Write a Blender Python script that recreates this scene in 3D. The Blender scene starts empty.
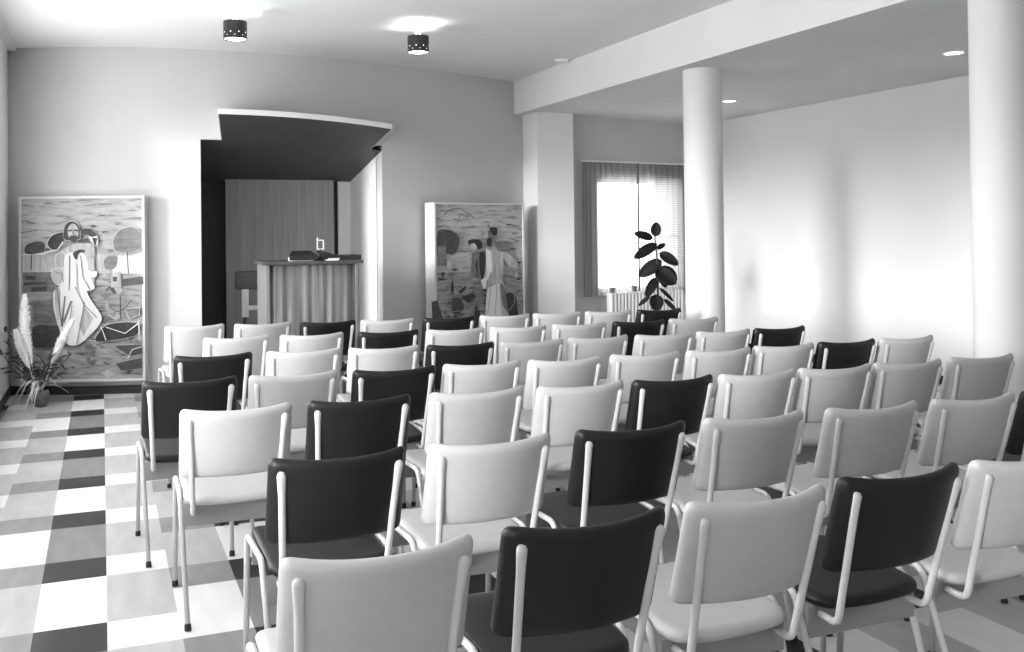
import bpy, bmesh, math, random
from mathutils import Vector, Matrix
random.seed(7)
PI = math.pi
C = bpy.context.scene.collection
sc = bpy.context.scene

# ------------------------------------------------------------------ materials
MATS = {}
def mat(name, g, rough=0.6, var=0.0, scale=8.0, stretch=(1, 1, 1), bump=0.0, spec=0.5, metal=0.0, g2=None, detail=4.0, dist=0.0, coat=0.0):
    """grey paint / vinyl / wood: base tone g, blended towards g2 by a noise pattern"""
    m = bpy.data.materials.new(name); m.use_nodes = True
    nt = m.node_tree; b = nt.nodes['Principled BSDF']
    b.inputs['Base Color'].default_value = (g, g, g, 1)
    b.inputs['Roughness'].default_value = rough
    b.inputs['Specular IOR Level'].default_value = spec
    b.inputs['Metallic'].default_value = metal
    b.inputs['Coat Weight'].default_value = coat
    if var > 0 or g2 is not None or bump > 0:
        tc = nt.nodes.new('ShaderNodeTexCoord'); mp = nt.nodes.new('ShaderNodeMapping')
        mp.inputs['Scale'].default_value = stretch
        n = nt.nodes.new('ShaderNodeTexNoise'); n.inputs['Scale'].default_value = scale
        n.inputs['Detail'].default_value = detail; n.inputs['Distortion'].default_value = dist
        nt.links.new(tc.outputs['Object'], mp.inputs['Vector']); nt.links.new(mp.outputs['Vector'], n.inputs['Vector'])
        if var > 0 or g2 is not None:
            r = nt.nodes.new('ShaderNodeValToRGB')
            lo, hi = (g, g2) if g2 is not None else (max(0, g - var), min(1, g + var))
            r.color_ramp.elements[0].position = 0.33; r.color_ramp.elements[1].position = 0.67
            r.color_ramp.elements[0].color = (lo, lo, lo, 1); r.color_ramp.elements[1].color = (hi, hi, hi, 1)
            nt.links.new(n.outputs['Fac'], r.inputs['Fac']); nt.links.new(r.outputs['Color'], b.inputs['Base Color'])
        if bump > 0:
            bp = nt.nodes.new('ShaderNodeBump'); bp.inputs['Strength'].default_value = bump; bp.inputs['Distance'].default_value = 0.004
            nt.links.new(n.outputs['Fac'], bp.inputs['Height']); nt.links.new(bp.outputs['Normal'], b.inputs['Normal'])
    MATS[name] = m
    return m

def emit(name, s):
    m = bpy.data.materials.new(name); m.use_nodes = True
    nt = m.node_tree; nt.nodes.clear()
    e = nt.nodes.new('ShaderNodeEmission'); e.inputs['Strength'].default_value = s
    o = nt.nodes.new('ShaderNodeOutputMaterial'); nt.links.new(e.outputs[0], o.inputs[0])
    MATS[name] = m
    return m

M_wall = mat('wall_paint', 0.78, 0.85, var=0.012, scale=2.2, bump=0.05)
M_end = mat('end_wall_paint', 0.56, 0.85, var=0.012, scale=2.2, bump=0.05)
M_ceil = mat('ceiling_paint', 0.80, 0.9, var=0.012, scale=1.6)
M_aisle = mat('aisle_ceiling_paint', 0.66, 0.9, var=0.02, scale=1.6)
M_niche = mat('niche_wall_painted_shade', 0.035, 0.6, var=0.006, scale=5, stretch=(8, 8, 0.6))  # dark tone paints in the shade on the niche back wall
M_base = mat('baseboard_paint', 0.025, 0.5)
M_under = mat('canopy_dark_veneer', 0.045, 0.55, g2=0.06, scale=3, stretch=(6, 1, 1))
M_veneer = mat('panel_veneer', 0.27, 0.5, g2=0.37, scale=3.0, stretch=(14, 14, 0.35), detail=6)
M_wood = mat('lectern_wood', 0.11, 0.45, g2=0.22, scale=3.5, stretch=(9, 9, 0.35), detail=6, dist=0.6)
M_woodl = mat('lectern_light_wood', 0.17, 0.45, g2=0.24, scale=5, stretch=(10, 10, 0.5))
M_woodd = mat('lectern_dark_wood', 0.06, 0.4, g2=0.09, scale=5, stretch=(10, 2, 2))
M_pale = mat('pale_vinyl', 0.49, 0.42, var=0.012, scale=30, bump=0.04)
M_paleb = mat('pale_vinyl_welt', 0.6, 0.45)
M_black = mat('black_vinyl', 0.010, 0.45, bump=0.04, scale=40, spec=0.32)
M_tube = mat('cream_enamel_tube', 0.62, 0.32)
M_rail = mat('grey_enamel_rail', 0.30, 0.45, var=0.01, scale=6)
M_rubber = mat('dark_rubber', 0.02, 0.7)
M_bmetal = mat('black_enamel', 0.015, 0.4)
M_white = mat('white_enamel', 0.8, 0.4)
M_radi = mat('radiator_enamel', 0.7, 0.4)
M_leaf = mat('rubber_leaf', 0.005, 0.6, g2=0.009, scale=14, spec=0.22)
M_stem = mat('dark_stem', 0.04, 0.7)
M_pot = mat('dark_glazed_pot', 0.05, 0.3, g2=0.16, scale=18)
M_soil = mat('soil', 0.03, 0.95, var=0.01, scale=60)
M_plume = mat('pampas_plume', 0.88, 0.9, var=0.05, scale=40)
M_straw = mat('dry_straw', 0.5, 0.8, var=0.08, scale=30)
M_strap = mat('pale_strap_leaf', 0.6, 0.55, g2=0.82, scale=24)
M_dark_leaf = mat('dried_dark_leaf', 0.035, 0.8, var=0.015, scale=30)
M_paper = mat('paper', 0.75, 0.8)
M_cover = mat('dark_leatherette', 0.018, 0.45)
M_fabric = mat('grey_upholstery', 0.11, 0.8, var=0.015, scale=60)
M_hem = mat('curtain_hem', 0.16, 0.9)
M_frame = mat('pale_frame_wood', 0.62, 0.5, var=0.03, scale=6, stretch=(6, 6, 1))
M_glow = emit('lamp_diffuser_glow', 9.0)
M_glow2 = emit('perforation_glow', 2.2)
M_bright = emit('downlight_glow', 7.0)

# ------------------------------------------------------------------ object helpers
def link(name, bm, m, parent=None, smooth=True, mods=None):
    me = bpy.data.meshes.new(name)
    bmesh.ops.recalc_face_normals(bm, faces=bm.faces[:])
    bm.to_mesh(me); bm.free()
    ms = m if isinstance(m, (list, tuple)) else [m]
    for x in ms: me.materials.append(x)
    if smooth:
        me.shade_smooth()
    o = bpy.data.objects.new(name, me); C.objects.link(o)
    if smooth and smooth != 'all':
        try: me.set_sharp_from_angle(angle=math.radians(38))
        except Exception: pass
    if parent: o.parent = parent
    return o
def thing(name, label, cat, loc=(0, 0, 0), rz=0, group=None):
    o = bpy.data.objects.new(name, None); C.objects.link(o)
    o.location = loc; o.rotation_euler = (0, 0, rz); o.empty_display_size = 0.1
    tag(o, label, cat, group); return o
def tag(o, label, cat, group=None):
    o['label'] = label; o['category'] = cat
    if group: o['group'] = group
    return o
def struct(name, bm, m, smooth=False, label=None, cat=None):
    o = link(name, bm, m, smooth=smooth); o['kind'] = 'structure'
    o['label'] = label or name.replace('_', ' '); o['category'] = cat or name.split('_')[0]
    return o
def copy_tree(o, parent=None):
    c = o.copy(); C.objects.link(c)
    if parent: c.parent = parent
    for ch in list(o.children): copy_tree(ch, c)
    return c

def box(bm, x0, x1, y0, y1, z0, z1, bev=0.0, mi=0):
    r = bmesh.ops.create_cube(bm, size=1.0)
    vs = r['verts']
    for v in vs:
        v.co = Vector(((x0 + x1) / 2 + v.co.x * (x1 - x0), (y0 + y1) / 2 + v.co.y * (y1 - y0), (z0 + z1) / 2 + v.co.z * (z1 - z0)))
    fs = list({f for v in vs for f in v.link_faces})
    for f in fs: f.material_index = mi
    if bev > 0:
        es = list({e for v in vs for e in v.link_edges})
        bmesh.ops.bevel(bm, geom=es, offset=bev, segments=2, profile=0.5, affect='EDGES')
    return vs
def nbox(*a, **k):
    bm = bmesh.new(); box(bm, *a, **k); return bm
def prism(bm, pts, z0, z1, mi=0):
    """vertical prism over a plan polygon"""
    b = [bm.verts.new((p[0], p[1], z0)) for p in pts]; t = [bm.verts.new((p[0], p[1], z1)) for p in pts]
    n = len(pts); fs = [bm.faces.new(b[::-1]), bm.faces.new(t)]
    for i in range(n): fs.append(bm.faces.new((b[i], b[(i + 1) % n], t[(i + 1) % n], t[i])))
    for f in fs: f.material_index = mi
def cyl(bm, c, r, z0, z1, n=40, r2=None, caps=True):
    r2 = r if r2 is None else r2
    b = [bm.verts.new((c[0] + r * math.cos(2 * PI * i / n), c[1] + r * math.sin(2 * PI * i / n), z0)) for i in range(n)]
    t = [bm.verts.new((c[0] + r2 * math.cos(2 * PI * i / n), c[1] + r2 * math.sin(2 * PI * i / n), z1)) for i in range(n)]
    for i in range(n): bm.faces.new((b[i], b[(i + 1) % n], t[(i + 1) % n], t[i]))
    if caps: bm.faces.new(b[::-1]); bm.faces.new(t)
def lathe(bm, prof, c=(0, 0, 0), n=40):
    """revolve (r, z) profile about the vertical axis"""
    rings = []
    for r, z in prof:
        if r < 1e-5: rings.append([bm.verts.new((c[0], c[1], c[2] + z))])
        else: rings.append([bm.verts.new((c[0] + r * math.cos(2 * PI * i / n), c[1] + r * math.sin(2 * PI * i / n), c[2] + z)) for i in range(n)])
    for a, b in zip(rings, rings[1:]):
        for i in range(n):
            j = (i + 1) % n
            if len(a) == 1 and len(b) == 1: continue
            if len(a) == 1: bm.faces.new((a[0], b[j], b[i]))
            elif len(b) == 1: bm.faces.new((a[i], a[j], b[0]))
            else: bm.faces.new((a[i], a[j], b[j], b[i]))
def fillet(pts, r, seg=5):
    pts = [Vector(p) for p in pts]; out = [pts[0]]
    for i in range(1, len(pts) - 1):
        a, b, c = pts[i - 1], pts[i], pts[i + 1]
        u, v = (a - b), (c - b)
        lu, lv = u.length, v.length; u.normalize(); v.normalize()
        ang = u.angle(v)
        if ang > PI - 0.02: out.append(b); continue
        d = min(r / math.tan(ang / 2), lu * 0.49, lv * 0.49)
        p0, p1 = b + u * d, b + v * d
        for k in range(seg + 1):
            t = k / seg
            out.append((p0 * (1 - t) ** 2) + (b * 2 * t * (1 - t)) + (p1 * t * t))
    out.append(pts[-1]); return out
def tube(bm, pts, rad, n=8, caps=True, flat=None):
    """sweep a circle along points; rad number or list; flat = (axis squash list)"""
    P = [Vector(p) for p in pts]; N = len(P)
    R = rad if isinstance(rad, (list, tuple)) else [rad] * N
    T = []
    for i in range(N):
        t = (P[min(i + 1, N - 1)] - P[max(i - 1, 0)]); T.append(t.normalized())
    ref = Vector((1, 0, 0)) if abs(T[0].x) < 0.9 else Vector((0, 1, 0))
    nrm = (ref - T[0] * ref.dot(T[0])).normalized(); rings = []
    for i in range(N):
        nrm = (nrm - T[i] * nrm.dot(T[i])).normalized(); bn = T[i].cross(nrm)
        fx, fy = flat[i] if flat else (1, 1)
        rings.append([bm.verts.new(P[i] + (nrm * math.cos(2 * PI * k / n) * fx + bn * math.sin(2 * PI * k / n) * fy) * R[i]) for k in range(n)])
    for a, b in zip(rings, rings[1:]):
        for k in range(n): bm.faces.new((a[k], a[(k + 1) % n], b[(k + 1) % n], b[k]))
    if caps: bm.faces.new(rings[0][::-1]); bm.faces.new(rings[-1])

# ------------------------------------------------------------------ room measurements (metres; camera side is y = 0, room runs along +y)
ZC, ZA = 3.125, 2.747            # main ceiling, side-aisle ceiling
XL, XR = -0.80, 7.115            # left (window) wall, right wall
XB = 4.405                       # face of the beam between hall and aisle
YK = -2.6                        # wall behind the camera
def wy(X):                       # the curved end wall in plan
    return 8.963 - 0.29 * X + 0.147 * X * X - 0.01 * X ** 3
NX0, NX1, NZ = 0.845, 2.640, 2.297   # niche opening
NY = 10.38                       # niche back wall

# floor: 25 cm vinyl tiles in strips, every tile its own face
T = 0.25; FY0 = 3.6875
def tile_tone(i, r):
    t = i % 3                       # 0: one white + two pale, 1: one mid + two pale, 2: one dark + white/grey pairs
    g = (i + 2) // 3                # groups of three strips share an offset
    k = 2 if g % 2 == 0 else 1
    rr = (r - k) % 3                # 0 = the single tile
    pair = (r - k - 1) // 3
    if t == 0: return 0 if rr == 0 else 1
    if t == 1: return 2 if rr == 0 else (0 if (i % 6 == 4 and pair % 4 == 0) or (i % 6 == 1 and pair % 4 == 3) else 1)
    if rr == 0: return 4
    return 0 if ((r + (4 if k == 1 else 0) - 2 - 1) // 3) % 2 == 1 else 3
bm = bmesh.new(); vc = {}
i0, i1 = int(XL / T) - 2, int(XR / T) + 2
r0, r1 = int((YK - FY0) / T) - 1, int((10.6 - FY0) / T) + 1
def fv(i, r):
    if (i, r) not in vc: vc[(i, r)] = bm.verts.new((i * T, FY0 + r * T, 0))
    return vc[(i, r)]
for i in range(i0, i1):
    for r in range(r0, r1):
        f = bm.faces.new((fv(i, r), fv(i + 1, r), fv(i + 1, r + 1), fv(i, r + 1))); f.material_index = tile_tone(i, r)
def tilemat(name, g, v):
    m = mat(name, g, 0.38, var=v, scale=3.0, stretch=(5, 1.2, 1), detail=8, spec=0.28)
    return m
FM = [tilemat('tile_white', 0.74, 0.03), tilemat('tile_pale', 0.44, 0.04), tilemat('tile_mid', 0.24, 0.025), tilemat('tile_grey', 0.21, 0.025), tilemat('tile_dark', 0.013, 0.004)]
struct('floor', bm, FM, label='chequered vinyl tile floor in white, grey and black strips', cat='floor')

# ceilings and beam
xs = [XL - 0.15 + (XB + 0.05 - XL + 0.15) * k / 40 for k in range(41)]
bm = bmesh.new()
prism(bm, [(XL - 0.15, YK - 0.1), (XB + 0.02, YK - 0.1), (XB + 0.02, 10.0), (XL - 0.15, 10.0)], ZC, ZC + 0.12)
struct('ceiling', bm, M_ceil, label='white plaster ceiling of the main hall')
bm = bmesh.new(); box(bm, XB, XR + 0.15, YK - 0.1, 10.25, ZA, ZC + 0.12)
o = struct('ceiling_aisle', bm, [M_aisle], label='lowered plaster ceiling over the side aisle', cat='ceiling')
bm = bmesh.new(); box(bm, XB - 0.006, XB, YK, wy(XB) + 0.05, ZA, ZC)
struct('trim_1', bm, M_wall, label='white plaster face of the long ceiling beam', cat='beam')
bm = bmesh.new(); box(bm, XL, XL + 0.075, YK, 9.25, ZC - 0.028, ZC)
struct('trim_2', bm, M_white, label='white curtain track board above the window wall', cat='trim')

# curved end wall with the niche opening
def wallstrip(bm, x0, x1, z0, z1, n=24, thick=0.22):
    pts = [(x0 + (x1 - x0) * k / n) for k in range(n + 1)]
    front = [(x, wy(x)) for x in pts]; back = [(x, wy(x) + thick) for x in pts]
    fb = [[bm.verts.new((p[0], p[1], z)) for z in (z0, z1)] for p in front]
    bb = [[bm.verts.new((p[0], p[1], z)) for z in (z0, z1)] for p in back]
    for a, b in zip(fb, fb[1:]): bm.faces.new((a[0], b[0], b[1], a[1]))
    for a, b in zip(bb, bb[1:]): bm.faces.new((b[0], a[0], a[1], b[1]))
    for A in (0, 1):
        for a, b, c, d in zip(fb, fb[1:], bb[1:], bb): bm.faces.new((a[A], b[A], c[A], d[A]))
    bm.faces.new((fb[0][0], fb[0][1], bb[0][1], bb[0][0])); bm.faces.new((fb[-1][0], bb[-1][0], bb[-1][1], fb[-1][1]))
bm = bmesh.new()
wallstrip(bm, XL - 0.15, NX0, 0, ZC); wallstrip(bm, NX1, 4.55, 0, ZC); wallstrip(bm, NX0, NX1, NZ, ZC)
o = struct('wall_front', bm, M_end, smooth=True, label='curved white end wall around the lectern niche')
# niche: side walls, back with its shade put into the colour, sloping dark soffit
bm = bmesh.new()
box(bm, NX0 - 0.16, NX0, wy(NX0) + 0.2, NY + 0.1, 0, NZ + 0.3)
struct('wall_niche_left', bm, M_wall, label='side wall of the niche nearest the windows', cat='wall')
bm = bmesh.new(); box(bm, NX1, NX1 + 0.16, wy(NX1) + 0.2, NY + 0.1, 0, NZ + 0.3); box(bm, 2.50, NX1, NY - 0.05, NY + 0.1, 0, NZ)  # second box: lit right end of the back wall, set apart in white
struct('wall_niche_right', bm, M_wall, label='white side wall of the niche and lit strip of its back wall', cat='wall')
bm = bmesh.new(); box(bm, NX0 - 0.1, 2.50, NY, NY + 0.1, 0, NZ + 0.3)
struct('wall_niche_back', bm, M_niche, label='back wall of the niche with shade painted in', cat='wall')
ZB = 2.02; SL = 0.19             # soffit height at the wooden panel, slope towards the hall
def zs(Y): return 2.288 + SL * (8.83 - Y)
bm = bmesh.new(); n = 16
lo = []; hi = []
for k in range(n + 1):
    x = NX0 + (NX1 - NX0) * k / n
    a = bm.verts.new((x, wy(x) - 0.0002, min(NZ, zs(wy(x))))); b = bm.verts.new((x, NY, zs(NY)))
    c = bm.verts.new((x, wy(x) + 0.001, NZ + 0.06)); d = bm.verts.new((x, NY, NZ + 0.06)); lo.append((a, b)); hi.append((c, d))
for p, q_ in zip(lo, lo[1:]): bm.faces.new((p[0], q_[0], q_[1], p[1]))
for p, q_ in zip(hi, hi[1:]): bm.faces.new((p[0], p[1], q_[1], q_[0]))
struct('ceiling_niche', bm, M_under, smooth=True, label='dark sloping soffit inside the niche', cat='ceiling')

# side-aisle back wall with window opening, right wall, rear wall
AX0, AY0, AX1, AY1 = 4.95, 9.56, XR + 0.15, 9.96
def ay(x): return AY0 + (AY1 - AY0) * (x - AX0) / (AX1 - AX0)
WX0, WX1, WZ0, WZ1 = 5.44, 6.75, 0.69, 2.03
def aisle_piece(bm, x0, x1, z0, z1, y0=0, y1=0.24): prism(bm, [(x0, ay(x0) + y0), (x1, ay(x1) + y0), (x1, ay(x1) + y1), (x0, ay(x0) + y1)], z0, z1)
bm = bmesh.new()
aisle_piece(bm, AX0 - 0.3, WX0, 0, ZA); aisle_piece(bm, WX1, AX1, 0, ZA); aisle_piece(bm, WX0, WX1, 0, WZ0); aisle_piece(bm, WX0, WX1, WZ1, ZA)
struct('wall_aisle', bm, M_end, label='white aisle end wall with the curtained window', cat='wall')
bm = bmesh.new(); box(bm, XR, XR + 0.15, YK, 10.3, 0, ZA)
struct('wall_right', bm, M_wall, label='bare white wall along the side aisle', cat='wall')
bm = bmesh.new(); box(bm, XL - 0.2, XR + 0.15, YK - 0.15, YK, 0, ZC + 0.1)
struct('wall_back', bm, M_wall, label='white wall behind the rows of chairs', cat='wall')

# window wall on the left: piers, low wall, lintel, three window bays
BAYS = [(-0.45, 0.5), (1.4, 3.25), (3.5, 5.35), (5.6, 8.25)]
LZ0, LZ1 = 0.62, 2.6
bm = bmesh.new(); XO = XL - 0.2
box(bm, XO, XL, YK, 9.55, 0, LZ0); box(bm, XO, XL, YK, 9.55, LZ1, ZC)
edges = [YK] + [v for b in BAYS for v in b] + [9.55]
for a, b in zip(edges[0::2], edges[1::2]): box(bm, XO, XL, a, b, LZ0, LZ1)
struct('wall_left', bm, M_wall, label='white window wall beside the tiled side passage', cat='wall')
glass = bpy.data.materials.new('window_glass'); glass.use_nodes = True
nt = glass.node_tree; nt.nodes.clear()
tr = nt.nodes.new('ShaderNodeBsdfTransparent'); tr.inputs[0].default_value = (0.94, 0.94, 0.94, 1)
gl = nt.nodes.new('ShaderNodeBsdfGlossy'); gl.inputs['Roughness'].default_value = 0.02
mx = nt.nodes.new('ShaderNodeMixShader'); mx.inputs[0].default_value = 0.05
ou = nt.nodes.new('ShaderNodeOutputMaterial')
nt.links.new(tr.outputs[0], mx.inputs[1]); nt.links.new(gl.outputs[0], mx.inputs[2]); nt.links.new(mx.outputs[0], ou.inputs[0])
for k, (a, b) in enumerate(BAYS):
    w = bmesh.new()
    for y0, y1, z0, z1 in [(a, b, LZ0, LZ0 + 0.06), (a, b, LZ1 - 0.06, LZ1), (a, a + 0.06, LZ0, LZ1), (b - 0.06, b, LZ0, LZ1), ((a + b) / 2 - 0.035, (a + b) / 2 + 0.035, LZ0, LZ1)]:
        box(w, XL - 0.15, XL - 0.09, y0, y1, z0, z1)
    o = struct('window_%d' % (k + 1), w, M_white, label='white framed hall window bay', cat='window')
    g = link('pane', nbox(XL - 0.122, XL - 0.118, a + 0.05, b - 0.05, LZ0 + 0.05, LZ1 - 0.05), glass, o, smooth=False)
w = bmesh.new()
for x0, x1, z0, z1 in [(WX0, WX1, WZ0, WZ0 + 0.045), (WX0, WX1, WZ1 - 0.045, WZ1), (WX0, WX0 + 0.045, WZ0, WZ1), (WX1 - 0.045, WX1, WZ0, WZ1), (5.985, 6.045, WZ0, WZ1)]:
    aisle_piece(w, x0, x1, z0, z1, 0.09, 0.15)
o = struct('window_5', w, M_white, label='white framed window behind the aisle curtains', cat='window')
w = bmesh.new(); aisle_piece(w, WX0 + 0.04, WX1 - 0.04, WZ0 + 0.04, WZ1 - 0.04, 0.118, 0.122); link('pane', w, glass, o, smooth=False)
w = bmesh.new(); aisle_piece(w, WX0, WX1, WZ0 - 0.0, WZ0 + 0.012, -0.008, 0.10)
struct('window_sill', w, M_white, label='white sill under the curtained window', cat='sill')

# baseboards
def curvebase(bm, x0, x1, n=14):
    for k in range(n):
        a, b = x0 + (x1 - x0) * k / n, x0 + (x1 - x0) * (k + 1) / n
        prism(bm, [(a, wy(a) - 0.014), (b, wy(b) - 0.014), (b, wy(b)), (a, wy(a))], 0, 0.075)
bm = bmesh.new(); curvebase(bm, XL, NX0 - 0.002); curvebase(bm, NX1 + 0.002, 4.5)
struct('baseboard_front', bm, M_base, label='dark baseboard along the curved end wall', cat='baseboard')
bm = bmesh.new(); box(bm, XL, XL + 0.014, YK, 9.2, 0, 0.075)
struct('baseboard_left', bm, M_base, label='dark baseboard under the window wall', cat='baseboard')
bm = bmesh.new(); box(bm, XR - 0.014, XR, YK, 9.9, 0, 0.075)
struct('baseboard_right', bm, M_base, label='dark baseboard along the bare aisle wall', cat='baseboard')
bm = bmesh.new(); aisle_piece(bm, 5.0, XR - 0.02, 0, 0.075, -0.014, 0)
struct('baseboard_aisle', bm, M_base, label='dark baseboard under the curtained window', cat='baseboard')

# pillar and round columns
bm = bmesh.new(); box(bm, 4.525, 4.985, 9.37, 9.9, 0, ZA, bev=0.006)
struct('pillar', bm, M_wall, label='square white pillar at the end of the beam', cat='pillar')
for nm, (cx, cy), lab in [('column', (4.69, 6.545), 'round white column standing in front of the curtained window'), ('column_rear', (4.672, 3.78), 'round white column beside the chairs, cut by the picture edge')]:
    bm = bmesh.new(); cyl(bm, (cx, cy), 0.157, 0, ZA, n=64)
    struct(nm, bm, M_wall, smooth=True, label=lab, cat='column')

# ------------------------------------------------------------------ sounding board over the lectern
def board():
    t = thing('sounding_board', 'slanted dark sounding board with pale front edge above the lectern', 'canopy', (1.75, 8.5, 2.4))
    base = Vector((1.75, 8.5, 2.4)); n = 20
    def front(s):    # plan curve of the front edge
        x = 0.92 + (2.525 - 0.92) * s
        return x, 8.04 - 0.145 * 4 * s * (1 - s) * 0.55 + 0.28 * s
    def backp(s):
        x = 1.036 + (2.51 - 1.036) * s
        return x, wy(x) - 0.0004
    bm = bmesh.new(); V = []
    for k in range(n + 1):
        s = k / n; fx, fy = front(s); bx, by = backp(s)
        V.append([bm.verts.new(Vector(p) - base) for p in ((fx, fy, zs(fy)), (bx, by, zs(by)), (bx, by, zs(by) + 0.045), (fx, fy, zs(fy) + 0.045))])
    for a, b in zip(V, V[1:]):
        for i in range(4): bm.faces.new((a[i], a[(i + 1) % 4], b[(i + 1) % 4], b[i]))
    bm.faces.new(V[0]); bm.faces.new(V[-1][::-1])
    link('board', bm, M_under, t, smooth=False)
    bm = bmesh.new(); V = []
    for k in range(n + 1):
        s = k / n; fx, fy = front(s); d = Vector((0.12, -1, 0)).normalized() * 0.008
        V.append([bm.verts.new(Vector(p) - base) for p in ((fx + d.x, fy + d.y, zs(fy)), (fx, fy, zs(fy)), (fx, fy, zs(fy) + 0.046), (fx + d.x, fy + d.y, zs(fy) + 0.046))])
    for a, b in zip(V, V[1:]):
        for i in range(4): bm.faces.new((a[i], a[(i + 1) % 4], b[(i + 1) % 4], b[i]))
    bm.faces.new(V[0]); bm.faces.new(V[-1][::-1])
    f = link('front_edge', bm, M_white, t, smooth=False); f['label'] = 'pale painted front edge'
    # pale cheek boards on the two ends
    for s, nm in ((0, 0), (1, 1)):
        fx, fy = front(s); bx, by = backp(s); d = -0.008 if s == 0 else 0.008
        bm = bmesh.new()
        q_ = [(fx, fy, zs(fy)), (bx, by, zs(by)), (bx, by, zs(by) + (0.25 if s == 0 else 0.05)), (fx, fy, zs(fy) + 0.046)]
        a = [bm.verts.new(Vector(p) - base) for p in q_]; b = [bm.verts.new(Vector(p) + Vector((d, 0, 0)) - base) for p in q_]
        bm.faces.new(a); bm.faces.new(b[::-1])
        for i in range(4): bm.faces.new((a[i], a[(i + 1) % 4], b[(i + 1) % 4], b[i]))
        link('cheek_board', bm, M_white, t, smooth=False)
board()

# wooden panel in the niche
bm = nbox(-0.595, 0.595, -0.02, 0.02, 0.0, 2.015, bev=0.003)
o = link('veneer_panel', bm, M_veneer, smooth=False); o.location = (1.84, 10.29, 0)
tag(o, 'tall grained wood panel standing against the niche back wall', 'panel')

# ------------------------------------------------------------------ lectern and what lies on it
LX0, LX1, LY, LZ = 1.302, 2.116, 8.00, 1.155
lec = thing('lectern', 'wide wooden lectern with rippled veneer front before the niche', 'lectern', ((LX0 + LX1) / 2, LY + 0.22, 0))
hw = (LX1 - LX0) / 2
o = link('side_panel', nbox(-hw, -hw + 0.03, -0.22, 0.27, 0, LZ, bev=0.003), M_woodl, lec, smooth=False); o['label'] = 'pale wooden side panel'
link('side_panel', nbox(hw - 0.03, hw, -0.22, 0.27, 0, LZ, bev=0.004), M_wood, lec, smooth=False)
bm = bmesh.new(); n = 96
cols = []
for k in range(n + 1):
    s = k / n; x = -hw + 0.03 + (2 * hw - 0.06) * s
    g = 0.02 if s < 0.045 or s > 0.955 else 0.0
    y = -0.205 + g + 0.0045 * math.sin(s * 41) + 0.003 * math.sin(s * 67 + 1.3) - 0.012 * math.sin(PI * s)
    cols.append([bm.verts.new((x, y, 0.0)), bm.verts.new((x, y, LZ)), bm.verts.new((x, -0.15, LZ)), bm.verts.new((x, -0.15, 0.0))])
for a, b in zip(cols, cols[1:]):
    for i in range(4): bm.faces.new((a[i], b[i], b[(i + 1) % 4], a[(i + 1) % 4]))
bm.faces.new(cols[0]); bm.faces.new(cols[-1][::-1])
link('front_panel', bm, M_wood, lec, smooth='all')
link('top_board', nbox(-hw - 0.03, hw + 0.035, -0.245, 0.30, LZ, LZ + 0.03, bev=0.003), M_woodd, lec, smooth=False)
link('inner_shelf', nbox(-hw + 0.03, hw - 0.03, -0.15, 0.25, 0.72, 0.745), M_wood, lec, smooth=False)
LT = LZ + 0.03
# raised dark tray at the end of the top
t = thing('document_tray', 'flat black document tray at the end of the lectern top', 'tray', (2.03, LY + 0.12, LT))
bm = bmesh.new(); box(bm, -0.13, 0.11, -0.11, 0.12, 0, 0.012)
for a in ((-0.13, -0.118, -0.11, 0.12), (0.098, 0.11, -0.11, 0.12), (-0.118, 0.098, -0.11, -0.098), (-0.118, 0.098, 0.108, 0.12)): box(bm, *a, 0.012, 0.045)
link('tray_body', bm, M_cover, t, smooth=False)
link('paper_sheet', nbox(-0.11, 0.05, -0.09, 0.1, 0.013, 0.042), M_paper, t, smooth=False)
# open book propped on the lectern: two dark boards either side of the spine
bk = thing('open_book', 'large open book with dark cover lying on the lectern', 'book', (1.765, LY + 0.15, LT))
for x0, x1 in ((-0.265, -0.02), (0.03, 0.20)):
    bm = bmesh.new(); x1 = min(x1, 0.13); box(bm, x0, x1, -0.15, 0.12, 0.03, 0.05, bev=0.002); box(bm, x0, x1, -0.152, -0.140, 0.006, 0.046, bev=0.001)
    for v in bm.verts:
        k = (v.co.y + 0.152) / 0.27
        v.co.z += 0.035 * k; v.co.x += (0.07 * k if x0 < 0 else -0.05 * k) * ((x1 - v.co.x) if x0 < 0 else (v.co.x - x0)) / (x1 - x0)
    link('cover', bm, M_cover, bk, smooth=False)
    bm = bmesh.new(); box(bm, x0 + 0.03, x1 - 0.03, -0.135, 0.06, 0.0, 0.030); link('page_block', bm, M_paper, bk, smooth=False)
bm = bmesh.new(); box(bm, -0.03, 0.04, -0.12, 0.10, 0.0, 0.035, bev=0.008); link('book_spine', bm, M_cover, bk, smooth=False)
ps = thing('paper_sheets', 'loose white papers at the front edge of the lectern top', 'paper', (1.88, LY + 0.02, LT))
link('upper_sheet', nbox(-0.04, 0.06, -0.03, -0.006, 0.010, 0.020), M_paper, ps, smooth=False)
link('lower_sheet', nbox(-0.06, 0.05, -0.032, -0.004, 0, 0.010), M_paper, ps, smooth=False)
cf = thing('card_holder', 'small upright framed card standing behind the open book', 'card holder', (1.855, LY + 0.33, LT))
bm = bmesh.new()
for a in ((-0.042, -0.032, 0.09, 0.2), (0.012, 0.022, 0.09, 0.18)): box(bm, a[0], a[1], -0.006, 0.006, a[2], a[3])
box(bm, -0.032, 0.012, -0.006, 0.006, 0.17, 0.18); box(bm, -0.032, 0.012, -0.006, 0.006, 0.09, 0.1)
link('card_frame', bm, M_white, cf, smooth=False)
link('card', nbox(-0.030, 0.011, -0.002, 0.004, 0.1, 0.17), M_fabric, cf, smooth=False)
bm = bmesh.new(); tube(bm, [(-0.01, 0, 0.0), (-0.01, 0, 0.095)], 0.008); cyl(bm, (-0.01, 0), 0.035, 0, 0.012, n=24)
link('stand', bm, M_bmetal, cf)

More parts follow.
